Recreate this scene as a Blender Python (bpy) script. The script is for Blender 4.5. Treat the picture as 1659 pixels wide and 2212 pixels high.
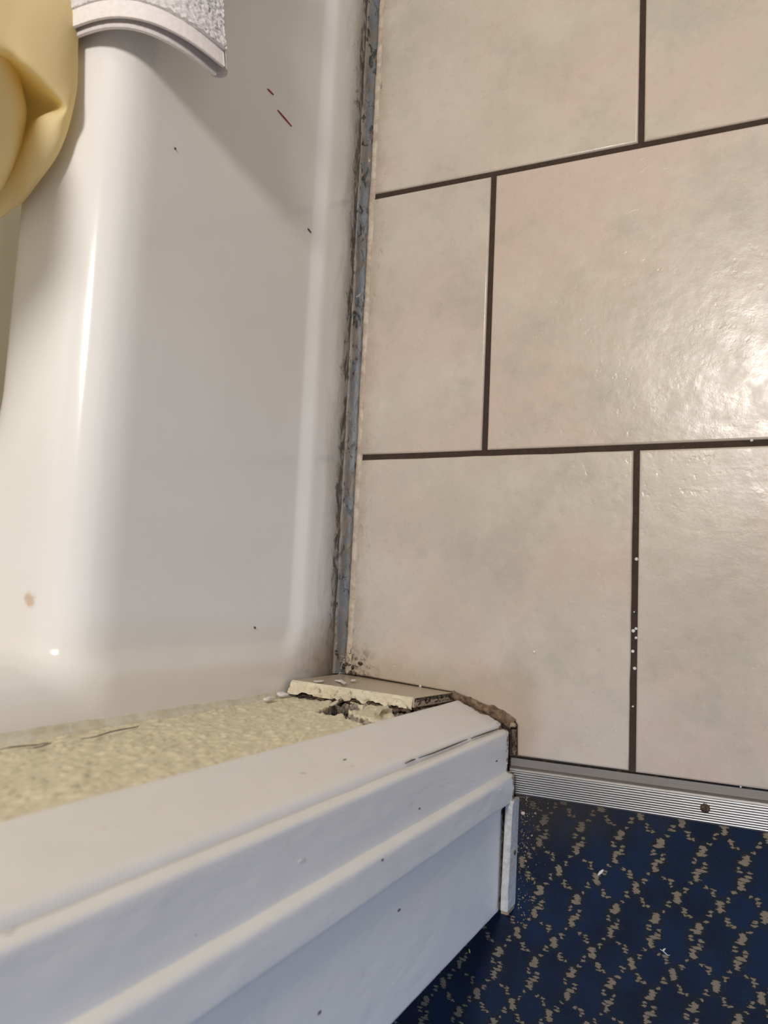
import bpy, bmesh, math, random
import numpy as np
from mathutils import Matrix, Vector, noise as mnoise

for o in list(bpy.data.objects): bpy.data.objects.remove(o)
scene = bpy.context.scene
COL = scene.collection
random.seed(7)
rng = np.random.default_rng(7)

# ------------------------------------------------------------------ camera
R = np.array([[0.8994097595, 0.0466668252, -0.4346082051],
              [-0.0035794808, -0.9934648104, -0.1140826798],
              [-0.4370918345, 0.1041627473, -0.8933649032]])   # world -> camera (x right, y down, z forward)
F = 1747.85
CAM = np.array([0.0, 0.0, 0.80])
cam = bpy.data.cameras.new('camera'); camo = bpy.data.objects.new('camera', cam); COL.objects.link(camo)
cam.sensor_fit = 'VERTICAL'; cam.sensor_height = 36.0; cam.lens = F / 2212.0 * 36.0
cam.clip_start = 0.02
cam.dof.use_dof = True; cam.dof.focus_distance = 0.86; cam.dof.aperture_fstop = 8.5
m3 = Matrix((R[0], -R[1], -R[2])).transposed()
camo.matrix_world = Matrix.Translation(CAM) @ m3.to_4x4()
scene.camera = camo

# ------------------------------------------------------------------ light
world = bpy.data.worlds.new('world'); scene.world = world; world.use_nodes = True
bg = world.node_tree.nodes['Background']
bg.inputs[0].default_value = (0.62, 0.76, 1.0, 1); bg.inputs[1].default_value = 0.15

def area_light(name, loc, target, size, sizey, power, color, shape='RECTANGLE'):
    l = bpy.data.lights.new(name, 'AREA'); l.shape = shape; l.size = size; l.size_y = sizey
    l.energy = power; l.color = color
    o = bpy.data.objects.new(name, l); COL.objects.link(o); o.location = loc
    d = Vector(target) - Vector(loc)
    o.rotation_euler = d.to_track_quat('-Z', 'Y').to_euler()
    return o
area_light('bathroom_ceiling_light', (0.04, 0.77, 2.225), (0.04, 0.77, 0), 0.30, 0.30, 29.5, (1.0, 0.94, 0.88), 'DISK')
area_light('hall_window_light', (2.05, -0.75, 1.45), (-0.4, -0.55, 0.5), 1.1, 1.2, 25, (0.44, 0.62, 1.0))

scene.view_settings.view_transform = 'Standard'
scene.view_settings.look = 'None'
scene.view_settings.gamma = 1.0
scene.view_settings.use_curve_mapping = False
scene.view_settings.exposure = 0.0

# ------------------------------------------------------------------ pixel helpers
def ray(u, v): return R.T @ np.array([(u - 829.5) / F, (v - 1106.0) / F, 1.0])
def onz(u, v, z): r = ray(u, v); return CAM + (z - CAM[2]) / r[2] * r
def onx(u, v, x): r = ray(u, v); return CAM + x / r[0] * r
def ony(u, v, y): r = ray(u, v); return CAM + y / r[1] * r

# ------------------------------------------------------------------ numpy value noise
def _hash(ix, iy, iz, seed):
    h = (ix.astype(np.int64) * 374761393 + iy.astype(np.int64) * 668265263 + iz.astype(np.int64) * 2147483647 + seed * 974634777) & 0xffffffff
    h = ((h ^ (h >> 13)) * 1274126177) & 0xffffffff
    h = ((h ^ (h >> 16)) * 2246822519) & 0xffffffff
    return ((h ^ (h >> 15)) & 0xffffff) / float(0xffffff)
def vnoise(p, seed=0):
    p = np.asarray(p, float); i = np.floor(p); f = p - i; f = f * f * (3 - 2 * f); i = i.astype(np.int64)
    r = 0
    for dx in (0, 1):
        for dy in (0, 1):
            for dz in (0, 1):
                w = (f[..., 0] if dx else 1 - f[..., 0]) * (f[..., 1] if dy else 1 - f[..., 1]) * (f[..., 2] if dz else 1 - f[..., 2])
                r = r + w * _hash(i[..., 0] + dx, i[..., 1] + dy, i[..., 2] + dz, seed)
    return r
def fbm(p, octaves=3, seed=0):
    r = 0; a = 0.5; t = 0
    for k in range(octaves):
        r = r + a * vnoise(np.asarray(p) * 2 ** k, seed + k); t += a; a *= 0.5
    return r / t
def sstep(a, b, x):
    t = np.clip((x - a) / (b - a), 0, 1); return t * t * (3 - 2 * t)

# ------------------------------------------------------------------ object helpers
def mesh_obj(name, verts, faces, mat=None, parent=None, smooth=True, attrs=None):
    me = bpy.data.meshes.new(name)
    me.from_pydata([tuple(map(float, v)) for v in verts], [], [tuple(map(int, f)) for f in faces])
    if smooth: me.polygons.foreach_set('use_smooth', [True] * len(me.polygons))
    if attrs:
        for k, a in attrs.items():
            at = me.attributes.new(k, 'FLOAT', 'POINT'); at.data.foreach_set('value', np.asarray(a, np.float32).ravel())
    me.update()
    o = bpy.data.objects.new(name, me); COL.objects.link(o)
    if mat: me.materials.append(mat)
    if parent: o.parent = parent
    return o
def bm_obj(name, bm, mat=None, parent=None, smooth=False):
    me = bpy.data.meshes.new(name); bm.normal_update(); bm.to_mesh(me); bm.free()
    if smooth: me.polygons.foreach_set('use_smooth', [True] * len(me.polygons))
    o = bpy.data.objects.new(name, me); COL.objects.link(o)
    if mat: me.materials.append(mat)
    if parent: o.parent = parent
    return o
def empty(name, loc=(0, 0, 0)):
    o = bpy.data.objects.new(name, None); COL.objects.link(o); o.location = loc; o.empty_display_size = 0.05
    return o
def tag(o, label=None, cat=None, group=None, kind=None):
    if label: o['label'] = label
    if cat: o['category'] = cat
    if group: o['group'] = group
    if kind: o['kind'] = kind
    return o
def grid_faces(nu, nv, flip=False):
    i, j = np.meshgrid(np.arange(nu - 1), np.arange(nv - 1), indexing='ij')
    a = (i * nv + j).ravel(); b = a + nv; c = b + 1; d = a + 1
    return np.stack([a, d, c, b] if flip else [a, b, c, d], 1)
def box_bm(lo, hi, bevel=0.0, seg=2):
    bm = bmesh.new(); bmesh.ops.create_cube(bm, size=1)
    lo = Vector(lo); hi = Vector(hi)
    for v in bm.verts: v.co = Vector(((v.co[k] + 0.5) * (hi[k] - lo[k]) + lo[k] for k in range(3)))
    if bevel: bmesh.ops.bevel(bm, geom=bm.edges[:], offset=bevel, segments=seg, affect='EDGES', profile=0.5)
    return bm
def prism_bm(poly, z0, z1, bevel=0.0, seg=3):
    bm = bmesh.new()
    vs = [bm.verts.new((x, y, z0)) for x, y in poly]
    f = bm.faces.new(vs); bm.normal_update()
    if f.normal.z < 0: f.normal_flip(); bm.normal_update()
    r = bmesh.ops.extrude_face_region(bm, geom=[f])
    top = [g for g in r['geom'] if isinstance(g, bmesh.types.BMVert)]
    for v in top: v.co.z = z1
    tops = set(top)
    bmesh.ops.recalc_face_normals(bm, faces=bm.faces[:])
    if bevel:
        es = [e for e in bm.edges if e.verts[0] in tops and e.verts[1] in tops]
        bmesh.ops.bevel(bm, geom=es, offset=bevel, segments=seg, affect='EDGES', profile=0.5, clamp_overlap=True)
    bmesh.ops.triangulate(bm, faces=[f for f in bm.faces if len(f.verts) > 4])
    return bm
def lump(name, loc, size, mat, parent=None, seed=0, rough=0.35, sub=2):
    bm = bmesh.new(); bmesh.ops.create_icosphere(bm, subdivisions=sub, radius=1)
    for v in bm.verts:
        n = mnoise.noise(v.co * 1.4 + Vector((seed * 3.1, seed * 1.7, 0)))
        c = v.co * (1 + rough * n)
        v.co = Vector((c.x * size[0], c.y * size[1], c.z * size[2]))
    o = bm_obj(name, bm, mat, parent, smooth=True); o.location = loc
    return o
def tube(name, pts, r, mat, parent=None, n=6, taper=True):
    pts = [np.array(p, float) for p in pts]; V = []; m = len(pts)
    for k, p in enumerate(pts):
        t = pts[min(k + 1, m - 1)] - pts[max(k - 1, 0)]; t /= np.linalg.norm(t) + 1e-9
        a = np.cross(t, [0.3, 0.2, 0.93]); a /= np.linalg.norm(a) + 1e-9; b = np.cross(t, a)
        rr = r * (0.35 + 0.65 * math.sin(math.pi * (k + 0.5) / m)) if taper else r
        for q in range(n):
            an = 2 * math.pi * q / n; V.append(p + rr * (a * math.cos(an) + b * math.sin(an)))
    Fs = [(k * n + q, k * n + (q + 1) % n, (k + 1) * n + (q + 1) % n, (k + 1) * n + q) for k in range(m - 1) for q in range(n)]
    Fs += [tuple(range(n))[::-1], tuple((m - 1) * n + q for q in range(n))]
    return mesh_obj(name, V, Fs, mat, parent)

# ------------------------------------------------------------------ materials
class NT:
    def __init__(s, name):
        s.m = bpy.data.materials.new(name); s.m.use_nodes = True; s.t = s.m.node_tree; s.N = s.t.nodes
        s.b = s.N['Principled BSDF']; s.out = s.N['Material Output']
    def new(s, ty, **kw):
        n = s.N.new(ty)
        for k, v in kw.items(): setattr(n, k, v)
        return n
    def put(s, sock, v):
        if isinstance(v, bpy.types.NodeSocket): s.t.links.new(v, sock)
        else: sock.default_value = v
    def pos(s): return s.new('ShaderNodeNewGeometry').outputs['Position']
    def attr(s, name): return s.new('ShaderNodeAttribute', attribute_name=name).outputs['Fac']
    def noise(s, vec, scale, detail=4, rough=0.55, dist=0.0):
        n = s.new('ShaderNodeTexNoise'); s.put(n.inputs['Vector'], vec)
        n.inputs['Scale'].default_value = scale; n.inputs['Detail'].default_value = detail
        n.inputs['Roughness'].default_value = rough; n.inputs['Distortion'].default_value = dist
        return n.outputs['Fac']
    def math(s, op, a, b=0.0, c=0.0):
        n = s.new('ShaderNodeMath', operation=op); s.put(n.inputs[0], a); s.put(n.inputs[1], b); s.put(n.inputs[2], c)
        return n.outputs[0]
    def vmath(s, op, a, b=(0, 0, 0), out=0):
        n = s.new('ShaderNodeVectorMath', operation=op); s.put(n.inputs[0], a); s.put(n.inputs[1], b)
        return n.outputs[out]
    def sep(s, v):
        n = s.new('ShaderNodeSeparateXYZ'); s.put(n.inputs[0], v); return n.outputs
    def ramp(s, v, a, b, lo=0.0, hi=1.0):
        n = s.new('ShaderNodeMapRange', interpolation_type='SMOOTHSTEP'); s.put(n.inputs[0], v)
        n.inputs[1].default_value = a; n.inputs[2].default_value = b; n.inputs[3].default_value = lo; n.inputs[4].default_value = hi
        return n.outputs[0]
    def mix(s, f, a, b):
        n = s.new('ShaderNodeMix', data_type='RGBA'); s.put(n.inputs[0], f)
        for sock, v in ((n.inputs[6], a), (n.inputs[7], b)):
            s.put(sock, v if isinstance(v, bpy.types.NodeSocket) else (*v, 1))
        return n.outputs[2]
    def bump(s, h, strength=0.3, dist=0.001, normal=None):
        n = s.new('ShaderNodeBump'); s.put(n.inputs['Height'], h); n.inputs['Strength'].default_value = strength
        n.inputs['Distance'].default_value = dist
        if normal is not None: s.put(n.inputs['Normal'], normal)
        return n.outputs[0]
    def fin(s, color, rough=0.5, normal=None, metallic=0.0, spec=0.5, coat=0.0):
        s.put(s.b.inputs['Base Color'], color if isinstance(color, bpy.types.NodeSocket) else (*color, 1))
        s.put(s.b.inputs['Roughness'], rough); s.b.inputs['Metallic'].default_value = metallic
        s.b.inputs['Specular IOR Level'].default_value = spec; s.b.inputs['Coat Weight'].default_value = coat
        s.b.inputs['Coat Roughness'].default_value = 0.12
        if normal is not None: s.put(s.b.inputs['Normal'], normal)
        return s.m

def mat_tile():
    t = NT('beige_ceramic_tile'); p = t.pos()
    info = t.new('ShaderNodeObjectInfo').outputs['Random']
    off = t.new('ShaderNodeCombineXYZ'); t.put(off.inputs[0], t.math('MULTIPLY', info, 7.0)); t.put(off.inputs[2], t.math('MULTIPLY', info, 3.0))
    q = t.vmath('ADD', p, off.outputs[0])
    c = t.mix(t.ramp(t.noise(q, 9, 5, 0.65), 0.34, 0.66), (0.515, 0.455, 0.385), (0.575, 0.515, 0.44))
    c = t.mix(t.math('MULTIPLY', t.ramp(t.noise(t.vmath('ADD', q, (3, 1, 0)), 6.5, 4, 0.6), 0.46, 0.66), 0.8), c, (0.575, 0.455, 0.395))
    c = t.mix(t.math('MULTIPLY', t.ramp(t.noise(t.vmath('ADD', q, (8, 5, 0)), 11, 6, 0.7), 0.48, 0.68), 0.65), c, (0.43, 0.405, 0.34))
    st = t.noise(t.vmath('MULTIPLY', q, (1.0, 0.55, 1)), 160, 5, 0.75, 0.4)
    c = t.mix(t.math('MULTIPLY', t.ramp(st, 0.56, 0.74), 0.30), c, (0.36, 0.32, 0.265))
    # soil and old adhesive beside the tub joint and beside the door casing
    s = t.sep(p)
    edge = t.math('ADD', s[0], t.math('MULTIPLY', t.math('SUBTRACT', t.noise(p, 34, 5, 0.7), 0.5), 0.05))
    m1 = t.ramp(edge, -0.430, -0.405, 0.55, 0.0)
    c = t.mix(m1, c, (0.37, 0.29, 0.21))
    ln = t.noise(t.vmath('MULTIPLY', p, (1, 0.22, 1)), 150, 5, 0.8, 1.2)
    m2 = t.math('MULTIPLY', t.ramp(ln, 0.58, 0.68), t.ramp(s[0], -0.424, -0.392, 0.75, 0.0))
    c = t.mix(m2, c, (0.20, 0.16, 0.12))
    yy = t.math('ADD', s[1], t.math('MULTIPLY', t.math('SUBTRACT', t.noise(p, 45, 4, 0.7), 0.5), 0.04))
    m3_ = t.math('MULTIPLY', t.ramp(yy, -0.095, -0.05, 0.6, 0.0), t.ramp(s[0], -0.23, -0.20, 1.0, 0.0))
    c = t.mix(m3_, c, (0.40, 0.31, 0.215))
    d2 = t.math('MULTIPLY', t.ramp(t.vmath('DISTANCE', p, (-0.425, -0.085, 0), out=1), 0.012, 0.045, 1.0, 0.0), t.ramp(t.noise(p, 120, 4, 0.7), 0.45, 0.62))
    c = t.mix(t.math('MULTIPLY', d2, 0.85), c, (0.075, 0.055, 0.038))
    hgt = t.math('ADD', t.math('MULTIPLY', t.noise(q, 14, 2, 0.5), 1.2), t.math('MULTIPLY', t.noise(q, 68, 3, 0.55), 0.50))
    pits = t.ramp(t.noise(t.vmath('ADD', q, (4, 4, 1)), 95, 2, 0.5), 0.60, 0.70)
    hgt = t.math('SUBTRACT', hgt, t.math('MULTIPLY', t.math('MULTIPLY', pits, t.ramp(t.noise(q, 11, 2), 0.45, 0.6)), 0.12))
    n = t.bump(hgt, 0.5, 0.0015)
    n = t.bump(t.noise(q, 900, 2, 0.5), 0.10, 0.0004, n)
    rg = t.ramp(t.noise(q, 60, 4), 0.3, 0.7, 0.24, 0.36)
    return t.fin(c, rg, n, spec=0.5)
def mat_grout():
    t = NT('dark_brown_grout'); p = t.pos()
    c = t.mix(t.noise(p, 160, 5, 0.7), (0.030, 0.020, 0.015), (0.075, 0.052, 0.040))
    c = t.mix(t.ramp(t.noise(p, 900, 2), 0.70, 0.76), c, (0.30, 0.28, 0.25))
    return t.fin(c, 0.85, t.bump(t.noise(p, 700, 4, 0.7), 0.6, 0.001), spec=0.25)
def mat_tub():
    t = NT('white_fibreglass'); p = t.pos(); s = t.sep(p)
    c = t.mix(t.ramp(t.noise(p, 5, 3), 0.35, 0.65), (0.80, 0.79, 0.775), (0.84, 0.83, 0.815))
    # grey mildew and dirt rising from the floor joint and from the joint with the wall
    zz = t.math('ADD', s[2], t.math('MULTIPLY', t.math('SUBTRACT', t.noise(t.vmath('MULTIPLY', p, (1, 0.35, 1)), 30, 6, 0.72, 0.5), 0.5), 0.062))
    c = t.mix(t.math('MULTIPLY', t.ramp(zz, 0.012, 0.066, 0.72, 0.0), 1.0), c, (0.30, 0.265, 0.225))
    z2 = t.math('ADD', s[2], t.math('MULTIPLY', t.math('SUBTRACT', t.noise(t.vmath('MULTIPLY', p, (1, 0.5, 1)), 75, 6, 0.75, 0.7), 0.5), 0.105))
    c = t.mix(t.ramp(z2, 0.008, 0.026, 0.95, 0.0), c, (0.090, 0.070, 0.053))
    cr = t.vmath('DISTANCE', t.vmath('MULTIPLY', p, (1, 1, 0.75)), (-0.435, -0.085, 0.0), out=1)
    crn = t.math('ADD', cr, t.math('MULTIPLY', t.math('SUBTRACT', t.noise(p, 55, 6, 0.75), 0.5), 0.055))
    c = t.mix(t.ramp(crn, 0.015, 0.085, 0.8, 0.0), c, (0.25, 0.205, 0.155))
    # scuffs and hairline marks
    sc = t.noise(t.vmath('MULTIPLY', p, (1, 1, 0.16)), 95, 3, 0.6, 1.5)
    c = t.mix(t.math('MULTIPLY', t.ramp(sc, 0.765, 0.79), t.ramp(s[2], 0.10, 0.16, 0.5, 0.05)), c, (0.33, 0.31, 0.29))
    # tan hard-water stain on the rim
    st = t.vmath('DISTANCE', p, tuple(onz(65, 1295, 0.38)), out=1)
    stn = t.math('ADD', st, t.math('MULTIPLY', t.math('SUBTRACT', t.noise(p, 130, 4), 0.5), 0.012))
    c = t.mix(t.ramp(stn, 0.001, 0.008, 0.65, 0.0), c, (0.55, 0.34, 0.20))
    n = t.bump(t.noise(p, 14, 2), 0.12, 0.002)
    rg = t.ramp(z2, -0.02, 0.02, 0.7, 0.15)
    return t.fin(c, rg, n, spec=0.5)
def mat_wall():
    t = NT('cream_wall_paint'); p = t.pos(); d = t.attr('damage_shade')
    c = t.mix(t.noise(p, 40, 4), (0.68, 0.61, 0.435), (0.77, 0.70, 0.51))
    c = t.mix(t.math('MULTIPLY', t.ramp(t.noise(p, 170, 4, 0.7), 0.58, 0.72), 0.25), c, (0.42, 0.37, 0.26))
    br = t.mix(t.ramp(t.noise(p, 220, 4, 0.7), 0.35, 0.65), (0.12, 0.085, 0.055), (0.42, 0.37, 0.31))
    c = t.mix(t.ramp(d, 0.25, 0.55), c, br)
    c = t.mix(t.ramp(d, 1.2, 1.6), c, (0.012, 0.009, 0.007))  # near-black paints the shade inside the hole and the gap
    n = t.bump(t.noise(p, 420, 4, 0.6), 0.35, 0.0008)
    return t.fin(c, 0.52, n, spec=0.4)
def mat_plain_paint(name, col, rough=0.6):
    t = NT(name); p = t.pos()
    c = t.mix(t.noise(p, 8, 3), tuple(0.94 * x for x in col), col)
    return t.fin(c, rough, t.bump(t.noise(p, 120, 4), 0.2, 0.001))
def mat_trim():
    t = NT('worn_white_gloss_paint'); p = t.pos(); s = t.sep(p)
    c = t.mix(t.noise(p, 14, 4), (0.77, 0.755, 0.72), (0.82, 0.805, 0.77))
    c = t.mix(t.math('MULTIPLY', t.ramp(t.noise(p, 60, 5, 0.7), 0.6, 0.8), 0.3), c, (0.52, 0.46, 0.38))
    chips = t.ramp(t.noise(t.vmath('MULTIPLY', p, (1.4, 1.4, 0.5)), 48, 3, 0.6, 0.8), 0.735, 0.75)
    c = t.mix(t.math('MULTIPLY', chips, 0.75), c, (0.13, 0.11, 0.095))
    zz = t.math('ADD', s[2], t.math('MULTIPLY', t.math('SUBTRACT', t.noise(p, 120, 5, 0.7), 0.5), 0.050))
    c = t.mix(t.ramp(zz, 0.006, 0.012, 1.0, 0.0), c, (0.22, 0.14, 0.085))
    st = t.noise(t.vmath('MULTIPLY', p, (1, 1, 0.08)), 260, 3, 0.6)
    n = t.bump(st, 0.20, 0.0008)
    n = t.bump(t.noise(t.vmath('MULTIPLY', p, (1, 1, 0.35)), 40, 4, 0.55, 0.3), 0.45, 0.0020, n)
    return t.fin(c, 0.38, n, spec=0.5)
def mat_baseboard():
    t = NT('beige_glazed_base_tile'); p = t.pos()
    c = t.mix(t.noise(p, 22, 5, 0.6), (0.46, 0.38, 0.275), (0.53, 0.445, 0.33))
    c = t.mix(t.math('MULTIPLY', t.ramp(t.noise(p, 90, 5, 0.7), 0.58, 0.75), 0.35), c, (0.34, 0.27, 0.19))
    return t.fin(c, 0.28, t.bump(t.noise(p, 90, 3), 0.08, 0.001), spec=0.5)
def mat_two(name, a, b, scale, rough=0.8, bscale=300, bstr=0.6, bd=0.001, lo=0.35, hi=0.65, spec=0.3):
    t = NT(name); p = t.pos()
    c = t.mix(t.ramp(t.noise(p, scale, 5, 0.7), lo, hi), a, b)
    return t.fin(c, rough, t.bump(t.noise(p, bscale, 4, 0.65), bstr, bd), spec=spec)
def mat_plaster():
    t = NT('flaking_cream_plaster'); p = t.pos()
    c = t.mix(t.ramp(t.noise(p, 60, 5, 0.7), 0.35, 0.65), (0.66, 0.58, 0.43), (0.80, 0.73, 0.57))
    c = t.mix(t.ramp(t.noise(t.vmath('ADD', p, (1, 2, 3)), 85, 5, 0.75), 0.55, 0.66), c, (0.34, 0.27, 0.19))
    c = t.mix(t.ramp(t.noise(t.vmath('ADD', p, (6, 2, 3)), 150, 5, 0.75), 0.63, 0.70), c, (0.13, 0.09, 0.06))
    return t.fin(c, 0.7, t.bump(t.noise(p, 240, 4, 0.65), 0.9, 0.0018), spec=0.3)
def mat_caulk():
    t = NT('mouldy_grey_caulk'); p = t.pos(); q = t.vmath('MULTIPLY', p, (1, 0.45, 1))
    c = t.mix(t.noise(q, 60, 4), (0.085, 0.093, 0.110), (0.16, 0.168, 0.188))
    c = t.mix(t.ramp(t.noise(q, 42, 6, 0.78, 0.8), 0.47, 0.56), c, (0.145, 0.118, 0.092))
    xx = t.math('ADD', t.sep(p)[0], t.math('MULTIPLY', t.math('SUBTRACT', t.noise(q, 40, 5, 0.7), 0.5), 0.016))
    c = t.mix(t.ramp(xx, -0.4395, -0.4365, 0.95, 0.0), c, t.mix(t.noise(q, 130, 5, 0.7), (0.06, 0.045, 0.034), (0.36, 0.31, 0.26)))
    c = t.mix(t.ramp(t.noise(t.vmath('ADD', q, (2, 2, 2)), 110, 5, 0.7, 0.8), 0.54, 0.61), c, (0.025, 0.022, 0.02))
    c = t.mix(t.ramp(t.noise(t.vmath('ADD', q, (5, 1, 2)), 140, 5, 0.7, 0.8), 0.66, 0.72), c, (0.48, 0.44, 0.38))
    return t.fin(c, 0.45, t.bump(t.noise(q, 220, 4, 0.7), 0.5, 0.0012), spec=0.5)
def mat_metal():
    t = NT('brushed_aluminium'); p = t.pos()
    c = t.mix(t.noise(t.vmath('MULTIPLY', p, (0.05, 1, 1)), 500, 3), (0.29, 0.29, 0.30), (0.39, 0.39, 0.40))
    c = t.mix(t.math('MULTIPLY', t.ramp(t.noise(p, 70, 5, 0.7), 0.5, 0.75), 0.5), c, (0.28, 0.25, 0.22))
    fl = t.ramp(t.math('ADD', t.sep(p)[1], t.math('MULTIPLY', t.noise(p, 60, 4, 0.7), 0.004)), -0.1620, -0.1585)
    c = t.mix(t.math('MULTIPLY', fl, 0.7), c, (0.20, 0.18, 0.16))
    return t.fin(c, t.ramp(fl, 0.0, 1.0, 0.40, 0.55), t.bump(t.noise(t.vmath('MULTIPLY', p, (0.06, 1, 1)), 900, 2), 0.12, 0.0005), metallic=0.85)
def mat_carpet():
    t = NT('blue_trellis_carpet'); p = t.pos()
    jag = t.new('ShaderNodeTexNoise'); t.put(jag.inputs['Vector'], t.vmath('MULTIPLY', p, (0.35, 1.0, 1))); jag.inputs['Scale'].default_value = 620; jag.inputs['Detail'].default_value = 2
    wob = t.noise(p, 60, 2)
    dv = t.vmath('MULTIPLY', t.vmath('SUBTRACT', jag.outputs['Color'], (0.5, 0.5, 0.5)), (0.0095, 0.0022, 0))
    pp = t.vmath('ADD', p, dv)
    o = (-0.1348, -0.2216, 0); A = np.array([[0.0358, -0.0030], [-0.0013, -0.0665]]); I = np.linalg.inv(A)
    rel = t.vmath('SUBTRACT', pp, o)
    u = t.vmath('DOT_PRODUCT', rel, (I[0, 0], I[0, 1], 0), out=1); v = t.vmath('DOT_PRODUCT', rel, (I[1, 0], I[1, 1], 0), out=1)
    uv = t.new('ShaderNodeCombineXYZ'); t.put(uv.inputs[0], u); t.put(uv.inputs[1], v); uv = uv.outputs[0]
    # v runs towards the hall; big motif at (0,0), small one at (.5,.5)
    E = [(0.05, -0.19, .085, .055), (0.0, -0.125, .11, .03), (-.12, -.05, .05, .018), (-.12, -.005, .055, .018), (.12, -.02, .05, .02),
         (.10, .035, .06, .02), (.03, .08, .12, .022), (-.06, .125, .085, .022), (-.05, .185, .07, .045),
         (.5, .46, .085, .045), (.52, .53, .08, .045),
         (.33, .29, .05, .018), (.34, .33, .045, .018), (.35, .37, .05, .015), (.70, .36, .055, .016), (.69, .40, .045, .018),
         (.31, .58, .05, .02), (.30, .63, .06, .018), (.68, .62, .05, .018), (.70, .66, .055, .02), (.71, .70, .045, .015),
         (-.2, .27, .045, .020), (.17, .28, .05, .020), (-.17, -.30, .05, .020), (.2, -.28, .05, .018)]
    best = None
    for cx, cy, w, h in E:
        w *= 0.90; h *= 0.88
        d = t.vmath('FRACTION', t.vmath('SUBTRACT', uv, (cx - 0.5, cy - 0.5, 0)))
        d = t.vmath('MULTIPLY', t.vmath('SUBTRACT', d, (0.5, 0.5, 0)), (1 / w, 1 / h, 0))
        L = t.vmath('LENGTH', d, out=1)
        best = L if best is None else t.math('MINIMUM', best, L)
    fine = t.noise(p, 1500, 2)
    tan = t.ramp(t.math('ADD', best, t.math('MULTIPLY', t.math('SUBTRACT', fine, 0.5), 0.5)), 0.95, 1.25, 1.0, 0.0)
    halo = t.ramp(best, 1.2, 3.4, 1.0, 0.0)
    base = t.mix(t.ramp(t.noise(p, 22, 3), 0.35, 0.65), (0.0060, 0.0125, 0.034), (0.008, 0.022, 0.062))
    base = t.mix(t.math('MULTIPLY', t.ramp(fine, 0.4, 0.7), 0.35), base, (0.014, 0.026, 0.050))
    base = t.mix(t.math('MULTIPLY', halo, 0.75), base, (0.016, 0.021, 0.022))
    c = t.mix(tan, base, t.mix(fine, (0.19, 0.15, 0.105), (0.31, 0.255, 0.19)))
    # ground-in soil towards the metal strip and the door jamb
    s = t.sep(p)
    far = t.math('ADD', t.math('MULTIPLY', t.math('ADD', s[1], 0.188), -1.0), t.math('MAXIMUM', t.math('MULTIPLY', t.math('ADD', s[0], 0.20), 0.42), 0.0))
    far = t.math('ADD', far, t.math('MULTIPLY', t.math('SUBTRACT', t.noise(p, 35, 5, 0.7), 0.5), 0.06))
    c = t.mix(t.ramp(far, 0.0, 0.075, 0.72, 0.0), c, (0.040, 0.033, 0.028))
    n = t.bump(t.noise(p, 850, 3, 0.6), 0.9, 0.0018)
    m = t.fin(c, 0.95, n, spec=0.12)
    t.b.inputs['Sheen Weight'].default_value = 0.12
    return m
def mat_curtain():
    t = NT('cream_yellow_curtain_fabric'); p = t.pos()
    c = t.mix(t.noise(p, 30, 3), (0.96, 0.83, 0.50), (0.97, 0.85, 0.54))
    d = t.new('ShaderNodeBsdfDiffuse'); t.put(d.inputs[0], c); n = t.bump(t.noise(p, 1200, 2), 0.1, 0.0004); t.put(d.inputs['Normal'], n)
    tr = t.new('ShaderNodeBsdfTranslucent'); t.put(tr.inputs[0], t.mix(0.0, (1.0, 0.82, 0.34), (1.0, 0.82, 0.34)))
    mx = t.new('ShaderNodeMixShader'); mx.inputs[0].default_value = 0.40
    t.t.links.new(d.outputs[0], mx.inputs[1]); t.t.links.new(tr.outputs[0], mx.inputs[2]); t.t.links.new(mx.outputs[0], t.out.inputs[0])
    return t.m
def mat_towel():
    t = NT('white_terry_cotton'); p = t.pos()
    c = t.mix(t.noise(p, 500, 3), (0.82, 0.79, 0.80), (0.92, 0.89, 0.90))
    m = t.fin(c, 0.95, t.bump(t.noise(p, 800, 3, 0.7), 0.7, 0.0018), spec=0.1)
    t.b.inputs['Sheen Weight'].default_value = 0.3
    return m
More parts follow.
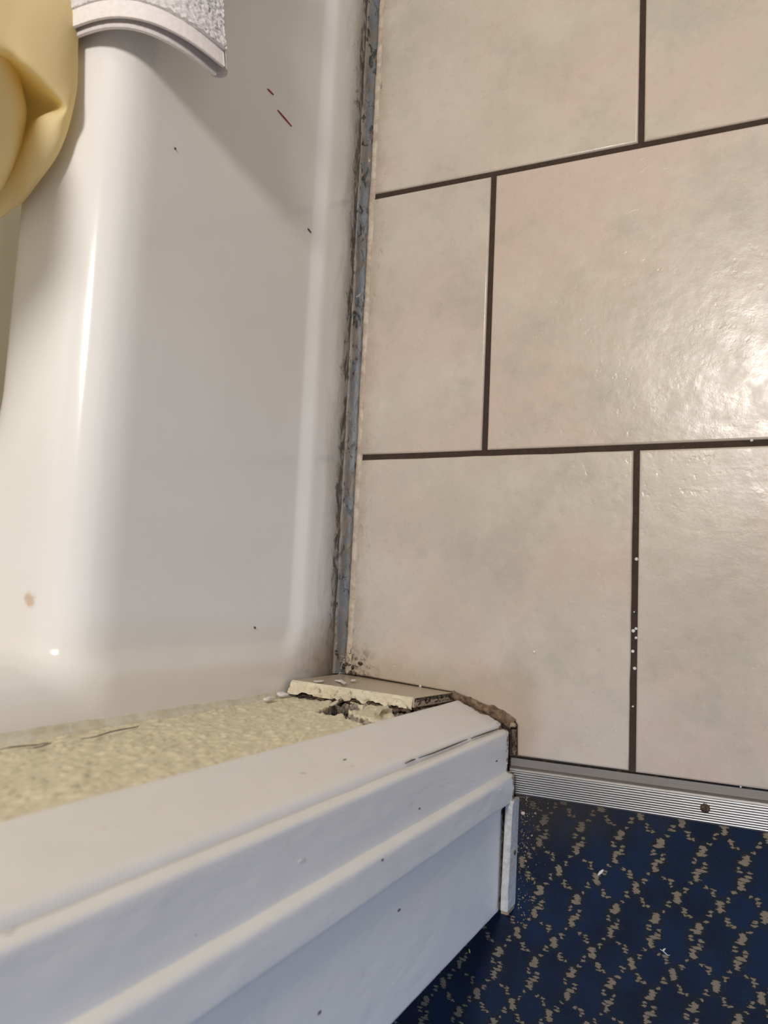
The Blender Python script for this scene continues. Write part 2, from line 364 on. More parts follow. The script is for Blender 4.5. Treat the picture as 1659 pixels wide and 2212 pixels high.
M = dict(tile=mat_tile(), grout=mat_grout(), tub=mat_tub(), wall=mat_wall(), trim=mat_trim(), base=mat_baseboard(), caulk=mat_caulk(),
         metal=mat_metal(), carpet=mat_carpet(), curtain=mat_curtain(), towel=mat_towel(),
         room=mat_plain_paint('grey_white_room_paint', (0.42, 0.43, 0.45)), ceil=mat_plain_paint('white_ceiling_paint', (0.58, 0.59, 0.61)),
         hem=mat_two('white_cotton_hem', (0.80, 0.755, 0.76), (0.87, 0.82, 0.82), 300, 0.9, 900, 0.4, 0.0008),
         filler=mat_two('brown_rotten_filler', (0.11, 0.068, 0.042), (0.30, 0.20, 0.13), 90, 0.9, 380, 0.9, 0.002),
         tancaulk=mat_two('beige_old_caulk', (0.40, 0.32, 0.24), (0.58, 0.50, 0.40), 70, 0.5, 200, 0.5, 0.001),
         creamcaulk=mat_two('cream_painted_caulk', (0.60, 0.55, 0.42), (0.72, 0.68, 0.58), 70, 0.5, 300, 0.5, 0.001),
         plaster=mat_plaster(),
         rotwood=mat_two('crumbling_brown_wood', (0.022, 0.015, 0.010), (0.20, 0.145, 0.10), 140, 0.95, 300, 1.0, 0.002),
         barwood=mat_two('worn_white_strip_paint', (0.50, 0.48, 0.45), (0.66, 0.65, 0.64), 160, 0.55, 300, 0.5, 0.001),
         rawwood=mat_two('raw_wood', (0.26, 0.18, 0.11), (0.42, 0.31, 0.21), 200, 0.8),
         white=mat_two('white_crumb', (0.66, 0.63, 0.60), (0.80, 0.78, 0.75), 400, 0.7),
         grit=mat_two('tan_grit', (0.13, 0.085, 0.055), (0.36, 0.29, 0.22), 300, 0.9),
         rust=mat_two('rusty_steel', (0.035, 0.022, 0.016), (0.13, 0.075, 0.05), 500, 0.6, 700),
         red=mat_two('red_scuff', (0.28, 0.03, 0.03), (0.36, 0.06, 0.05), 300, 0.5),
         dark=mat_two('dark_scuff', (0.06, 0.05, 0.045), (0.12, 0.10, 0.09), 300, 0.6),
         yellow=mat_two('yellow_crumb', (0.55, 0.50, 0.16), (0.66, 0.62, 0.26), 300, 0.6),
         shade=mat_plain_paint('opal_lamp_glass', (0.8, 0.78, 0.72), 0.3))

# ================================================================== SETTING
# ---- floor: grout bed with every tile a piece of its own
WY = -0.1025            # bathroom face of the wall beside the door
TX = -0.4300            # where the tiling meets the tub joint
bm = box_bm((-0.445, -0.1515, -0.03), (0.98, 1.42, -0.0022))
floor = tag(bm_obj('floor', bm, M['grout']), 'beige ceramic tile floor with dark brown grout joints', 'floor', kind='structure')
P = 0.3100; G = 0.0030
gy = [-0.1512 + 0.0, 0.1556, 0.4656, 0.7756, 1.0856, 1.3956]
def jitter_edge(poly, amp=0.0004, step=0.02):
    out = []
    for k in range(len(poly)):
        a = np.array(poly[k]); b = np.array(poly[(k + 1) % len(poly)]); n = max(1, int(np.linalg.norm(b - a) / step))
        for q in range(n):
            p = a + (b - a) * q / n
            if q: p = p + rng.normal(0, amp, 2)
            out.append(tuple(p))
    return out
def add_tile(poly, amp=0.0):
    if amp: poly = jitter_edge(poly, amp)
    bm = prism_bm(poly, -0.009, 0.0, 0.0022, 3)
    cx = sum(p[0] for p in poly) / len(poly); cy = sum(p[1] for p in poly) / len(poly)
    for v in bm.verts: v.co.x -= cx; v.co.y -= cy
    o = bm_obj('tile', bm, M['tile'], floor); o.location = (cx, cy, 0)
    for f in o.data.polygons: f.use_smooth = abs(f.normal.z) < 0.98 and f.normal.z > 0.05
    return o
for r in range(5):
    y0 = gy[r] + (G if r else 0.0); y1 = gy[r + 1] - G
    if r == 4: y1 = 1.4185
    x = -0.1225 - (P / 2 if r % 2 else 0.0)      # running bond
    edges = [TX] + [x + P * k for k in range(5) if x + P * k < 0.95] + [0.985]
    for k in range(len(edges) - 1):
        x0 = edges[k] + (G if k else 0); x1 = edges[k + 1] - G
        if r == 0 and k == 0:
            poly = [(x0, y1), (x0, -0.0865), (-0.402, -0.0875), (-0.3005, -0.0950), (-0.2661, -0.1051), (-0.2470, -0.1100), (-0.2385, -0.1140), (-0.2335, -0.1205),
                    (-0.2325, -0.1503), (x1, -0.1503), (x1, y1)]
            add_tile(poly, 0.00022)
        else:
            add_tile([(x0, y0), (x1, y0), (x1, y1), (x0, y1)])

# ---- carpet in the hall
tag(bm_obj('carpet', box_bm((-1.4, -1.6, -0.03), (1.9, -0.1515, -0.0045)), M['carpet']),
    'navy blue hall carpet with tan broken trellis pattern', 'carpet', kind='structure')

# ---- wall beside the tub: dense sheet with knock-down texture and a broken-out hole above the baseboard
def px_wall(z8x, z8y, y=WY + 0.0012): p = ony(500 + z8x * .2411, 1380 + z8y * .2411, y); return p[0], p[2]
hole = np.array([px_wall(*q) for q in [(825, 650), (890, 620), (930, 600), (955, 548), (1060, 578), (1180, 590), (1110, 622), (1010, 625), (965, 655), (905, 664)]])
gap = np.array([(-0.3060, -0.01), (-0.3035, 0.075), (-0.3020, 0.118), (-0.2965, 0.126), (-0.2880, 0.10), (-0.2880, -0.01)])
rot2 = np.array([px_wall(*q) for q in [(1440, 610), (1640, 590), (1660, 640), (1560, 680), (1480, 696), (1430, 655)]])
rot = np.array([px_wall(*q) for q in [(985, 640), (1060, 640), (1160, 682), (1250, 700), (1350, 726), (1290, 752), (1200, 748), (1100, 715), (1040, 690)]])
def poly_sd(P2, poly):
    x, z = P2[..., 0], P2[..., 1]; d = np.full(x.shape, 1e9); ins = np.zeros(x.shape, bool); n = len(poly)
    for k in range(n):
        a = poly[k]; b = poly[(k + 1) % n]; e = b - a
        t = np.clip(((x - a[0]) * e[0] + (z - a[1]) * e[1]) / (e @ e), 0, 1)
        d = np.minimum(d, np.hypot(x - a[0] - t * e[0], z - a[1] - t * e[1]))
        c = ((a[1] > z) != (b[1] > z)) & (x < (b[0] - a[0]) * (z - a[1]) / (b[1] - a[1] + 1e-12) + a[0]); ins ^= c
    return np.where(ins, -d, d)
wx = np.concatenate([np.linspace(-0.455, -0.435, 14)[:-1], np.linspace(-0.435, -0.2925, 150)])
wz = np.concatenate([np.linspace(0, 0.26, 175)[:-1], np.linspace(0.26, 0.66, 250)[:-1], np.linspace(0.66, 2.3, 40)])
X, Z = np.meshgrid(wx, wz, indexing='ij'); P2 = np.stack([X, Z], -1)
P3 = np.stack([X, Z * 0.85, 0 * X], -1)
tex = sstep(0.47, 0.62, fbm(P3 * np.array([300, 125, 1]) + fbm(P3 * 70, 2, 9)[..., None] * 2.2, 3, 3)) * 0.0013
tex += sstep(0.55, 0.66, fbm(P3 * 210, 2, 21)) * 0.0005 + (fbm(P3 * 9, 2, 5) - 0.5) * 0.003
tex = (tex - 0.0004) * sstep(-0.2935, -0.301, X) - 0.0006
wob = (fbm(P3 * 190, 3, 40) - 0.5) * 0.010
sd = np.minimum(poly_sd(P2, hole) + wob * 0.3 - 0.0046, poly_sd(P2, gap) + wob * 0.3)
sr = np.minimum(poly_sd(P2, rot) + wob * 0.5 - 0.001, poly_sd(P2, rot2) + wob * 0.8)
Y = WY + tex
Y += 0.0010 * sstep(0.010, 0.001, sd) * sstep(-0.001, 0.001, sd)
Y -= 0.040 * sstep(0.0006, -0.0016, sd)
Y -= 0.0045 * sstep(0.001, -0.0015, sr) * (0.5 + fbm(P3 * 320, 2, 50))
dam_shade = np.maximum(1.0 * sstep(0.0005, -0.001, sr), 2.2 * sstep(0.0010, -0.0008, sd))
dam_shade = np.maximum(dam_shade, 0.45 * sstep(0.006, 0.0, sd) * (fbm(P3 * 260, 2, 60) > 0.55))
wall = tag(empty('wall_front', (-0.38, -0.19, 0)), 'cream textured wall beside the tub and door', 'wall', kind='structure')
def wpart(o): o.parent = wall; o.matrix_parent_inverse = Matrix.Translation((0.38, 0.19, 0)); return o
wpart(mesh_obj('plaster_face', np.stack([X, Y, Z], -1).reshape(-1, 3), grid_faces(*X.shape, flip=True), M['wall'], attrs={'damage_shade': dam_shade}))
wpart(bm_obj('wall_core', box_bm((-0.456, -0.285, -0.004), (-0.2935, WY - 0.046, 2.3)), M['room']))
tag(bm_obj('wall_tub_end', box_bm((-1.2, -0.285, -0.004), (-0.457, WY - 0.004, 2.3)), M['room']), 'wall behind the end of the tub surround', 'wall', kind='structure')
wpart(bm_obj('wall_core', box_bm((0.56, -0.285, -0.004), (1.0, WY, 2.3)), M['room']))
wpart(bm_obj('wall_header', box_bm((-0.2935, -0.285, 2.07), (0.56, WY, 2.3)), M['room']))
# lifted tongue of paint beside the hole
def flake(name, pts, th, mat, curl=0.0):
    """thin curled chip with outline pts (3-D), fan-meshed with thickness"""
    c = np.mean(pts, 0); V = [c + np.array([0, curl, 0])] + list(pts); n = len(pts)
    N = np.cross(pts[1] - pts[0], pts[n // 2] - pts[0]); N /= np.linalg.norm(N) + 1e-9
    V2 = V + [v - N * th for v in V]; m = n + 1
    Fs = [(0, 1 + k, 1 + (k + 1) % n) for k in range(n)] + [(m, m + 1 + (k + 1) % n, m + 1 + k) for k in range(n)]
    Fs += [(1 + k, m + 1 + k, m + 1 + (k + 1) % n, 1 + (k + 1) % n) for k in range(n)]
    return mesh_obj(name, V2, Fs, mat, smooth=False)
def px8(q, y): return ony(500 + q[0] * .2411, 1380 + q[1] * .2411, y)
fl = [px8((872, 602), WY + .001), px8((905, 575), WY + .003), px8((950, 553), WY + .006), px8((962, 560), WY + .007), px8((930, 592), WY + .006), px8((900, 604), WY + .003)]
wpart(flake('paint_flake', np.array(fl), 0.0006, M['plaster'], 0.001))
fl = [px8((1290, 650), WY + .002), px8((1330, 612), WY + .002), px8((1405, 602), WY + .003), px8((1410, 622), WY + .004), px8((1350, 640), WY + .004), px8((1320, 690), WY + .003)]
wpart(flake('paint_flake', np.array(fl), 0.0006, M['plaster'], 0.001))

# ---- remaining room shell, outside the picture
tag(bm_obj('wall_right', box_bm((1.0, -0.285, -0.004), (1.1, 1.52, 2.3)), M['room']), 'plain grey-white bathroom wall opposite the tub', 'wall', kind='structure')
tag(bm_obj('wall_back', box_bm((-1.2, 1.42, -0.004), (1.0, 1.52, 2.3)), M['room']), 'plain grey-white bathroom wall facing the door', 'wall', kind='structure')
tag(bm_obj('wall_left', box_bm((-1.3, -1.6, -0.004), (-1.2, 1.52, 2.3)), M['room']), 'plain grey-white wall behind the tub', 'wall', kind='structure')
tag(bm_obj('wall_hall', box_bm((-1.3, -1.7, -0.03), (1.9, -1.6, 2.3)), M['room']), 'plain grey-white wall across the hall', 'wall', kind='structure')
tag(bm_obj('ceiling', box_bm((-1.3, -1.7, 2.3), (1.9, 1.52, 2.4)), M['ceil']), 'plain white ceiling', 'ceiling', kind='structure')
for lx, ly, lab in ((0.04, 0.77, 'round ceiling lamp over the tiled floor'),):
    lampo = tag(empty('ceiling_lamp', (lx, ly, 2.3)), lab, 'lamp')
    bm = bmesh.new(); bmesh.ops.create_cone(bm, segments=40, radius1=0.19, radius2=0.16, depth=0.05, cap_ends=True); o = bm_obj('lamp_base', bm, M['ceil'], lampo); o.location = (0, 0, -0.026)
    bm = bmesh.new(); bmesh.ops.create_cone(bm, segments=40, radius1=0.195, radius2=0.195, depth=0.020, cap_ends=False); o = bm_obj('lamp_ring', bm, M['metal'], lampo); o.location = (0, 0, -0.060)

# ---- door frame: casing, jamb, stop (vertical members; profile in plan, extruded upwards)
door = tag(empty('door_1', (-0.25, -0.2, 0)), 'white painted door frame with casing, jamb and stop', 'door frame', kind='structure')
def upright(name, prof, z0, z1, mat, wear=0.0006, ragged=0.0, seed=0, nround=3):
    prof = np.array(prof, float); pts = []
    for k in range(len(prof)):                        # subdivide the outline so the edges can look hand painted
        a, b = prof[k], prof[(k + 1) % len(prof)]; n = max(1, int(np.linalg.norm(b - a) / 0.0020))
        for q in range(n): pts.append(a + (b - a) * q / n)
    pts = np.array(pts); n = len(pts)
    c = pts.mean(0)
    sm = pts.copy()
    for _ in range(1): sm = 0.25 * np.roll(sm, 1, 0) + 0.5 * sm + 0.25 * np.roll(sm, -1, 0)
    zs = np.concatenate([np.linspace(z0, 0.10, 26)[:-1], np.linspace(0.10, 0.72, 90)[:-1], np.linspace(0.72, z1, 8)])
    V = np.zeros((len(zs), n, 3))
    for k, z in enumerate(zs):
        q = np.concatenate([sm * 90, np.full((n, 1), z * 34)], 1)
        d = np.stack([fbm(q, 3, seed + 1) - .5, fbm(q, 3, seed + 11) - .5], 1) * 2 * wear
        V[k, :, :2] = sm + d; V[k, :, 2] = z
    if ragged: V[0, :, 2] += ragged * (fbm(np.concatenate([sm * 140, np.zeros((n, 1))], 1), 3, seed + 5))
    Fs = []
    for k in range(len(zs) - 1):
        for q in range(n): Fs.append((k * n + q, k * n + (q + 1) % n, (k + 1) * n + (q + 1) % n, (k + 1) * n + q))
    Fs += [tuple(range(n))[::-1], tuple((len(zs) - 1) * n + q for q in range(n))]
    o = mesh_obj(name, V.reshape(-1, 3), Fs, mat, smooth=True)
    o.parent = door; o.matrix_parent_inverse = Matrix.Translation((0.25, 0.2, 0))
    return o
# profiles counter-clockwise seen from above
upright('casing', [(-0.2948, -0.1290), (-0.2468, -0.1290), (-0.2466, -0.1205), (-0.2482, -0.1180), (-0.2900, -0.1026), (-0.2935, -0.1008), (-0.2945, -0.1006), (-0.2948, -0.1040)], 0.003, 2.12, M['trim'], 0.00045, 0.010, 2)
upright('jamb', [(-0.2935, -0.1870), (-0.2395, -0.1870), (-0.2393, -0.1270), (-0.2402, -0.1252), (-0.2440, -0.1245), (-0.2935, -0.1245)], 0.004, 2.06, M['trim'], 0.00035, 0.006, 5)
upright('door_stop', [(-0.2935, -0.1930), (-0.2338, -0.1930), (-0.2328, -0.1915), (-0.2328, -0.1688), (-0.2338, -0.1668), (-0.2395, -0.1640), (-0.2935, -0.1640)], 0.0035, 2.06, M['trim'], 0.0004, 0.004, 8)
upright('jamb', [(-0.2935, -0.2960), (-0.2432, -0.2960), (-0.2424, -0.2950), (-0.2424, -0.1925), (-0.2935, -0.1925)], -0.002, 2.06, M['trim'], 0.0003, 0.003, 12)
for nm, lo, hi in (('casing', (0.505, -0.121, 0.002), (0.565, -0.1025, 2.12)), ('jamb', (0.50, -0.296, 0.002), (0.56, -0.121, 2.06)), ('head_jamb', (-0.2425, -0.296, 2.05), (0.50, -0.121, 2.07)),
                   ('head_casing', (-0.2995, -0.121, 2.06), (0.565, -0.1028, 2.12))):
    o = bm_obj(nm, box_bm(lo, hi, 0.001), M['trim']); o.parent = door; o.matrix_parent_inverse = Matrix.Translation((0.25, 0.2, 0))

def doorp(o): o.parent = door; o.matrix_parent_inverse = Matrix.Translation((0.25, 0.2, 0)); return o
for seg in ([(905, 1637), (935, 1627), (960, 1617), (985, 1607), (1010, 1597)], [(1018, 1595), (1040, 1587), (1060, 1580), (1078, 1574)], [(876, 1649), (890, 1642), (897, 1640)]):
    doorp(tube('crack', [onx(u, v, -0.2458) for u, v in seg], 0.0006, M['dark'], None, 5))
for pl_, u, v, sz, mt in ((('y', -0.1075), 745, 1641, (.0008, .0006, .0035), 'dark'), (('x', -0.2392), 652, 1858, (.0006, .0012, .0050), 'white'), (('x', -0.2326), 906, 1747, (.0006, .0012, .0022), 'dark'),
                      (('x', -0.2424), 862, 1966, (.0006, .0012, .0038), 'dark'), (('x', -0.2424), 690, 2187, (.0006, .0015, .0030), 'dark'), (('x', -0.2326), 826, 1858, (.0006, .0010, .0022), 'rust'),
                      (('x', -0.2392), 1073, 1644, (.0006, .0008, .0040), 'dark'), (('x', -0.2326), 1082, 1705, (.0006, .0010, .0030), 'white')):
    q = ony(u, v, pl_[1]) if pl_[0] == 'y' else onx(u, v, pl_[1])
    doorp(lump('paint_chip', q, tuple(0.7 * k for k in sz), M[mt], seed=u, rough=0.5))

# ---- baseboard tile with painted lip and broken end
bb = tag(empty('baseboard_front', (-0.37, -0.093, 0)), 'beige glazed base tile with crumbling cream painted top between tub and door casing', 'baseboard', kind='structure')
def bpart(o): o.parent = bb; o.matrix_parent_inverse = Matrix.Translation((0.37, 0.093, 0)); return o
nx = 60
xs = np.linspace(-0.4345, -0.3020, nx)
def bb_front(x, z):    # face of the base tile, leaning out a little at the door end
    t = (x + 0.4345) / 0.1325
    return -0.0868 - 0.0082 * t + (0.0032 * t) * z / 0.1
ztop = 0.1030 - 0.0025 * (xs + 0.4345) / 0.1325
V = []
for i, x in enumerate(xs):
    zt = ztop[i]; f0 = bb_front(x, 0); f1 = bb_front(x, zt)
    ring = [(x, f0 - 0.0085, 0.0002), (x, f0, 0.0002), (x, bb_front(x, zt - .0015), zt - 0.0015), (x, f1 - 0.0005, zt - 0.0004), (x, f1 - 0.0015, zt), (x, f1 - 0.0085, zt)]
    V += ring
Fs = []
for i in range(nx - 1):
    for q in range(6): Fs.append((i * 6 + q, i * 6 + (q + 1) % 6, (i + 1) * 6 + (q + 1) % 6, (i + 1) * 6 + q))
Fs += [tuple(range(6)), tuple((nx - 1) * 6 + q for q in range(6))[::-1]]
o = bpart(mesh_obj('base_tile', V, Fs, M['base'], smooth=False))
# cream painted lip over the top edge, torn at the back
nu, nv = 120, 9
U, W = np.meshgrid(np.linspace(-0.4340, -0.3035, nu), np.linspace(0, 1, nv), indexing='ij')
t_ = (U + 0.4345) / 0.1325
fr = -0.0868 - 0.005 * t_
bk = -0.0995 + (fbm(np.stack([U * 130, 0 * U, 0 * U], -1), 3, 70) - .5) * 0.006 - 0.0015 * sstep(0.5, 0.0, t_)
bk = np.maximum(bk - 0.002 + 0.0035 * sstep(0.55, 0.7, fbm(np.stack([U * 75, 0 * U, 0 * U + 4], -1), 2, 77)), fr - 0.0125)
YY = fr + 0.0006 + (bk - fr) * W
ZZ = 0.1036 - 0.0025 * t_ + 0.0015 * W + (fbm(np.stack([U * 190, YY * 260, 0 * U], -1), 3, 71) - .5) * 0.0036 * (0.25 + W)
ZZ -= 0.0022 * sstep(0.12, 0.0, W) + 0.0020 * sstep(0.6, 0.75, fbm(np.stack([U * 210, W * 3, 0 * U + 8], -1), 2, 78)) * sstep(0.3, 0.6, W)
ZZ += 0.006 * sstep(0.22, 0.0, t_) * W
bpart(mesh_obj('painted_lip', np.stack([U, YY, ZZ], -1).reshape(-1, 3), grid_faces(nu, nv), M['plaster']))
# rotten core behind the tile, seen at the broken end and in the crack
nu, nv = 90, 14
U, W = np.meshgrid(np.linspace(-0.436, -0.3045, nu), np.linspace(0, 1, nv), indexing='ij')
ang = W * math.pi * 0.5
t_ = (U + 0.4345) / 0.1325
YY = -0.0925 - 0.004 * t_ - 0.0090 * W + (fbm(np.stack([U * 160, W * 6, 0 * U], -1), 3, 81) - .5) * 0.005
ZZ = 0.0965 + 0.006 * W + (fbm(np.stack([U * 150, W * 5, 0 * U + 3], -1), 3, 82) - .5) * 0.010
bpart(mesh_obj('rotten_backing', np.stack([U, YY, ZZ], -1).reshape(-1, 3), grid_faces(nu, nv), M['rotwood']))
nu, nv = 16, 40      # crumbling end grain below it
U, W = np.meshgrid(np.linspace(0, 1, nu), np.linspace(0, 1, nv), indexing='ij')
XX = -0.3008 + (fbm(np.stack([U * 5, W * 22, 0 * U], -1), 3, 90) - .6) * 0.003 - 0.002 * U
YY = -0.0919 - 0.0032 * (1 - W) - 0.0105 * U; ZZ = 0.0015 + 0.0985 * W
bpart(mesh_obj('broken_end', np.stack([XX, YY, ZZ], -1).reshape(-1, 3), grid_faces(nu, nv), M['rotwood']))
for pts in ([(925, 375), (985, 370), (1030, 400), (1010, 412), (975, 388)], [(1068, 372), (1115, 370), (1112, 378), (1070, 380)], [(735, 382), (830, 378), (815, 388), (760, 392)]):
    bpart(flake('paint_flake', np.array([px8(q, -0.0868) for q in pts]), 0.0008, M['white'], 0.0008))
# ---- brown filler along the foot of the casing and jamb
def ribbon(name, path, w, h, mat, seed, parent=None, rag=0.4, nper=0.0022):
    path = [np.array(p, float) for p in path]; pts = []
    for a, b in zip(path[:-1], path[1:]):
        n = max(1, int(np.linalg.norm(b - a) / nper))
        for q in range(n): pts.append(a + (b - a) * q / n)
    pts.append(path[-1]); pts = np.array(pts); m = len(pts)
    for _ in range(4): pts[1:-1] = 0.25 * pts[:-2] + 0.5 * pts[1:-1] + 0.25 * pts[2:]
    nv = 9; V = []
    for k, p in enumerate(pts):
        t = pts[min(k + 1, m - 1)] - pts[max(k - 1, 0)]; t /= np.linalg.norm(t) + 1e-9
        nrm = np.array([-t[1], t[0], 0]); nrm /= np.linalg.norm(nrm) + 1e-9
        for q in range(nv):
            a = math.pi * q / (nv - 1)
            pos = np.array([p[0] * 300, p[1] * 300, p[2] * 300 + q * 0.9])
            k1 = 1 + rag * 2 * (fbm(pos[None] * 0.6, 3, seed)[0] - .5)
            V.append(p + nrm * math.cos(a) * w * k1 + np.array([0, 0, 1]) * math.sin(a) * h * k1)
    o = mesh_obj(name, V, grid_faces(m, nv), mat, parent)
    return o
fill = tag(ribbon('wood_filler', [(-0.303, -0.0985, -0.002), (-0.2661, -0.1085, -0.002), (-0.2470, -0.1150, -0.002), (-0.2375, -0.1205, -0.002)], 0.0060, 0.0052, M['filler'], 4, rag=1.0),
           'crumbling brown filler along the foot of the door casing', 'filler')
tag(lump('filler_lump', (-0.2365, -0.1205, 0.003), (0.0036, 0.0028, 0.0042), M['rawwood'], seed=3, rough=0.9), 'small brown crumb of filler at the foot of the door casing corner', 'crumb')
tag(ribbon('rotted_wood_strip', [(-0.2362, -0.1250, -0.003), (-0.2362, -0.1500, -0.003)], 0.0030, 0.0030, M['rotwood'], 6, rag=0.9), 'dark rotted wood in the gap between jamb and floor tile', 'wood strip')

# ---- aluminium threshold strip
th = tag(empty('threshold_strip', (0.1, -0.17, -0.004)), 'ribbed aluminium threshold strip between tile floor and blue carpet', 'threshold')
prof = [(-0.1530, -0.0055), (-0.1530, -0.0022), (-0.1604, -0.0018), (-0.1612, -0.0006), (-0.1626, 0.0010), (-0.1642, 0.0018)]
y = -0.1642; nrib = 10; pitch = (0.1868 - 0.1642) / nrib
for k in range(nrib):
    zc = 0.0018 - 0.0042 * (k / (nrib - 1)) ** 2.0
    for q, dz in ((0.06, -0.0016), (0.30, -0.0016), (0.38, 0.0), (0.66, 0.0002), (0.94, 0.0)):
        prof.append((y - pitch * q, zc + dz))
    y -= pitch
prof += [(-0.1880, -0.0040), (-0.1882, -0.0055)]
xs = [-0.2390, -0.15, -0.05, 0.1, 0.3, 0.4995]
V = [(x, p[0], p[1]) for x in xs for p in prof]
o = mesh_obj('ribbed_plate', V, grid_faces(len(xs), len(prof), flip=True), M['metal'], smooth=False)
o.parent = th; o.matrix_parent_inverse = Matrix.Translation((-0.1, 0.17, 0.004))
sp = onz(1523, 1746, 0.002)
for k, (sx, sy) in enumerate(((sp[0], sp[1]), (0.28, -0.174))):
    bm = bmesh.new(); bmesh.ops.create_uvsphere(bm, u_segments=18, v_segments=10, radius=0.0042)
    for v in bm.verts:
        v.co.z *= 0.45
        if v.co.z > 0 and abs(v.co.x) < 0.0007: v.co.z -= 0.0007
    o = bm_obj('screw', bm, M['rust'], smooth=True); o.parent = th; o.matrix_parent_inverse = Matrix.Translation((-0.1, 0.17, 0.004)); o.location = (sx, sy, 0.0016)
    o['label'] = 'rusty round screw head'

# ---- thin painted strip standing against the hall end of the jamb
bar = tag(empty('trim_strip', (-0.2345, -0.241, -0.004)), 'thin white painted wood strip standing on the carpet along the door jamb', 'wood strip')
V = []; ysb = np.linspace(-0.1905, -0.2915, 30)
for k, yb in enumerate(ysb):
    xo = -0.2302 - 0.0012 * k / 29; zt = 0.0190 + 0.003 * k / 29
    e = (vnoise(np.array([[k * .7, 0, 0]]), 3)[0] - .5) * 0.0008
    if k == 0: zt -= 0.004
    V += [(xo - 0.0078, yb, -0.0045), (xo, yb, -0.0045), (xo + e, yb, zt - 0.001), (xo - 0.0008 + e, yb, zt), (xo - 0.0068, yb, zt - 0.0022 + e), (xo - 0.0076, yb, zt - 0.003)]
Fs = []
for i in range(29):
    for q in range(6): Fs.append((i * 6 + q, (i + 1) * 6 + q, (i + 1) * 6 + (q + 1) % 6, i * 6 + (q + 1) % 6))
Fs += [tuple(range(6)), tuple(29 * 6 + q for q in range(6))[::-1]]
def barp(o): o.parent = bar; o.matrix_parent_inverse = Matrix.Translation((0.2345, 0.241, 0.004)); return o
barp(mesh_obj('strip_body', V, Fs, M['barwood'], smooth=False))
o = barp(bm_obj('bare_end', box_bm((-0.2392, -0.2958, -0.0045), (-0.2316, -0.2912, 0.0175), 0.0012), M['rawwood'])); o['label'] = 'bare brown broken end of the strip'
o = barp(lump('nail_head', onx(1112, 1842, -0.2306), (0.0009, 0.0022, 0.0028), M['rust'], seed=2)); o['label'] = 'rusty nail head'

# ================================================================== BATHTUB (one-piece tub and surround), from a distance field
def smax(a, b, k): h = np.clip(k - np.abs(a - b), 0, None) / k; return np.maximum(a, b) + h * h * k * 0.25
def surface_nets(S, org, cell):
    s = S < 0
    nx, ny, nz = S.shape
    cnt = np.zeros((nx - 1, ny - 1, nz - 1), np.int8)
    for dx in (0, 1):
        for dy in (0, 1):
            for dz in (0, 1): cnt += s[dx:nx - 1 + dx, dy:ny - 1 + dy, dz:nz - 1 + dz]
    act = (cnt > 0) & (cnt < 8); I = np.argwhere(act)
    acc = np.zeros((len(I), 3)); num = np.zeros(len(I))
    corners = [(a, b, c) for a in (0, 1) for b in (0, 1) for c in (0, 1)]
    for i, a in enumerate(corners):
        for b in corners[i + 1:]:
            if sum(abs(p - q) for p, q in zip(a, b)) != 1: continue
            va = S[I[:, 0] + a[0], I[:, 1] + a[1], I[:, 2] + a[2]]; vb = S[I[:, 0] + b[0], I[:, 1] + b[1], I[:, 2] + b[2]]
            m = (va < 0) != (vb < 0); t = np.where(m, va / np.where(m, va - vb, 1), 0)
            pa = np.array(a, float); pb = np.array(b, float)
            acc += np.where(m[:, None], pa + t[:, None] * (pb - pa), 0); num += m
    V = org + (I + acc / num[:, None]) * cell
    idx = -np.ones(act.shape, np.int64); idx[tuple(I.T)] = np.arange(len(I))
    Fs = []
    for ax in range(3):
        o1, o2 = [(1, 2), (2, 0), (0, 1)][ax]
        sl0 = [slice(1, -1)] * 3; sl0[ax] = slice(0, -1); sl1 = [slice(1, -1)] * 3; sl1[ax] = slice(1, None)
        a = s[tuple(sl0)]; b = s[tuple(sl1)]; ch = np.argwhere(a != b)
        if not len(ch): continue
        sg = a[tuple(ch.T)]; base = ch + 1; base[:, ax] -= 1
        def at(d1, d2):
            q = base.copy(); q[:, o1] += d1; q[:, o2] += d2; return idx[tuple(q.T)]
        q = np.stack([at(-1, -1), at(0, -1), at(0, 0), at(-1, 0)], 1)
        q[~sg] = q[~sg][:, ::-1]; Fs.append(q)
    return V, np.concatenate(Fs)
FX = -0.4390                      # front plane of the apron frame and of the surround flange
ZR = 0.3800                       # rim height
cell = np.array([0.005, 0.0058, 0.005]); org = np.array([-1.155, -0.1012, -0.008])
gx = org[0] + cell[0] * np.arange(146); gyy = org[1] + cell[1] * np.arange(262); gz = org[2] + cell[2] * np.arange(116)
A, B, C = np.meshgrid(gx, gyy, gz, indexing='ij', sparse=True)
# recessed apron panel: rounded rectangle starting 4 cm from the wall and 8.5 cm above the floor
py0, py1, pz0, rr = -0.060, 1.29, 0.086, 0.030
cy = (py0 + py1) / 2; hy = (py1 - py0) / 2; qa = np.abs(B - cy) - (hy - rr); qb = (pz0 + rr) - C
prr = np.hypot(np.maximum(qa, 0), np.maximum(qb, 0)) + np.minimum(np.maximum(qa, qb), 0) - rr
front = FX - 0.0030 * np.clip((0.05 - C) / 0.05, 0, 1) ** 2 - 0.0062 * sstep(0.012, -0.014, prr)
S = A - front
cut = smax(ZR - C, -0.0625 - B, 0.024)                        # open space above the rim, cove to the end wall
cut = smax(cut, B - 1.325, 0.045); cut = smax(cut, -1.105 - A, 0.045)
S = smax(S, -cut, 0.044)
hx0, hx1, by0, by1, br = -1.045, -0.546, 0.02, 1.26, 0.13      # basin
tp = (ZR - C) * 0.16
bx = np.abs(A - (hx0 + hx1) / 2) - ((hx1 - hx0) / 2 - br - tp); by = np.abs(B - (by0 + by1) / 2) - ((by1 - by0) / 2 - br - tp)
bas = np.hypot(np.maximum(bx, 0), np.maximum(by, 0)) + np.minimum(np.maximum(bx, by), 0) - br
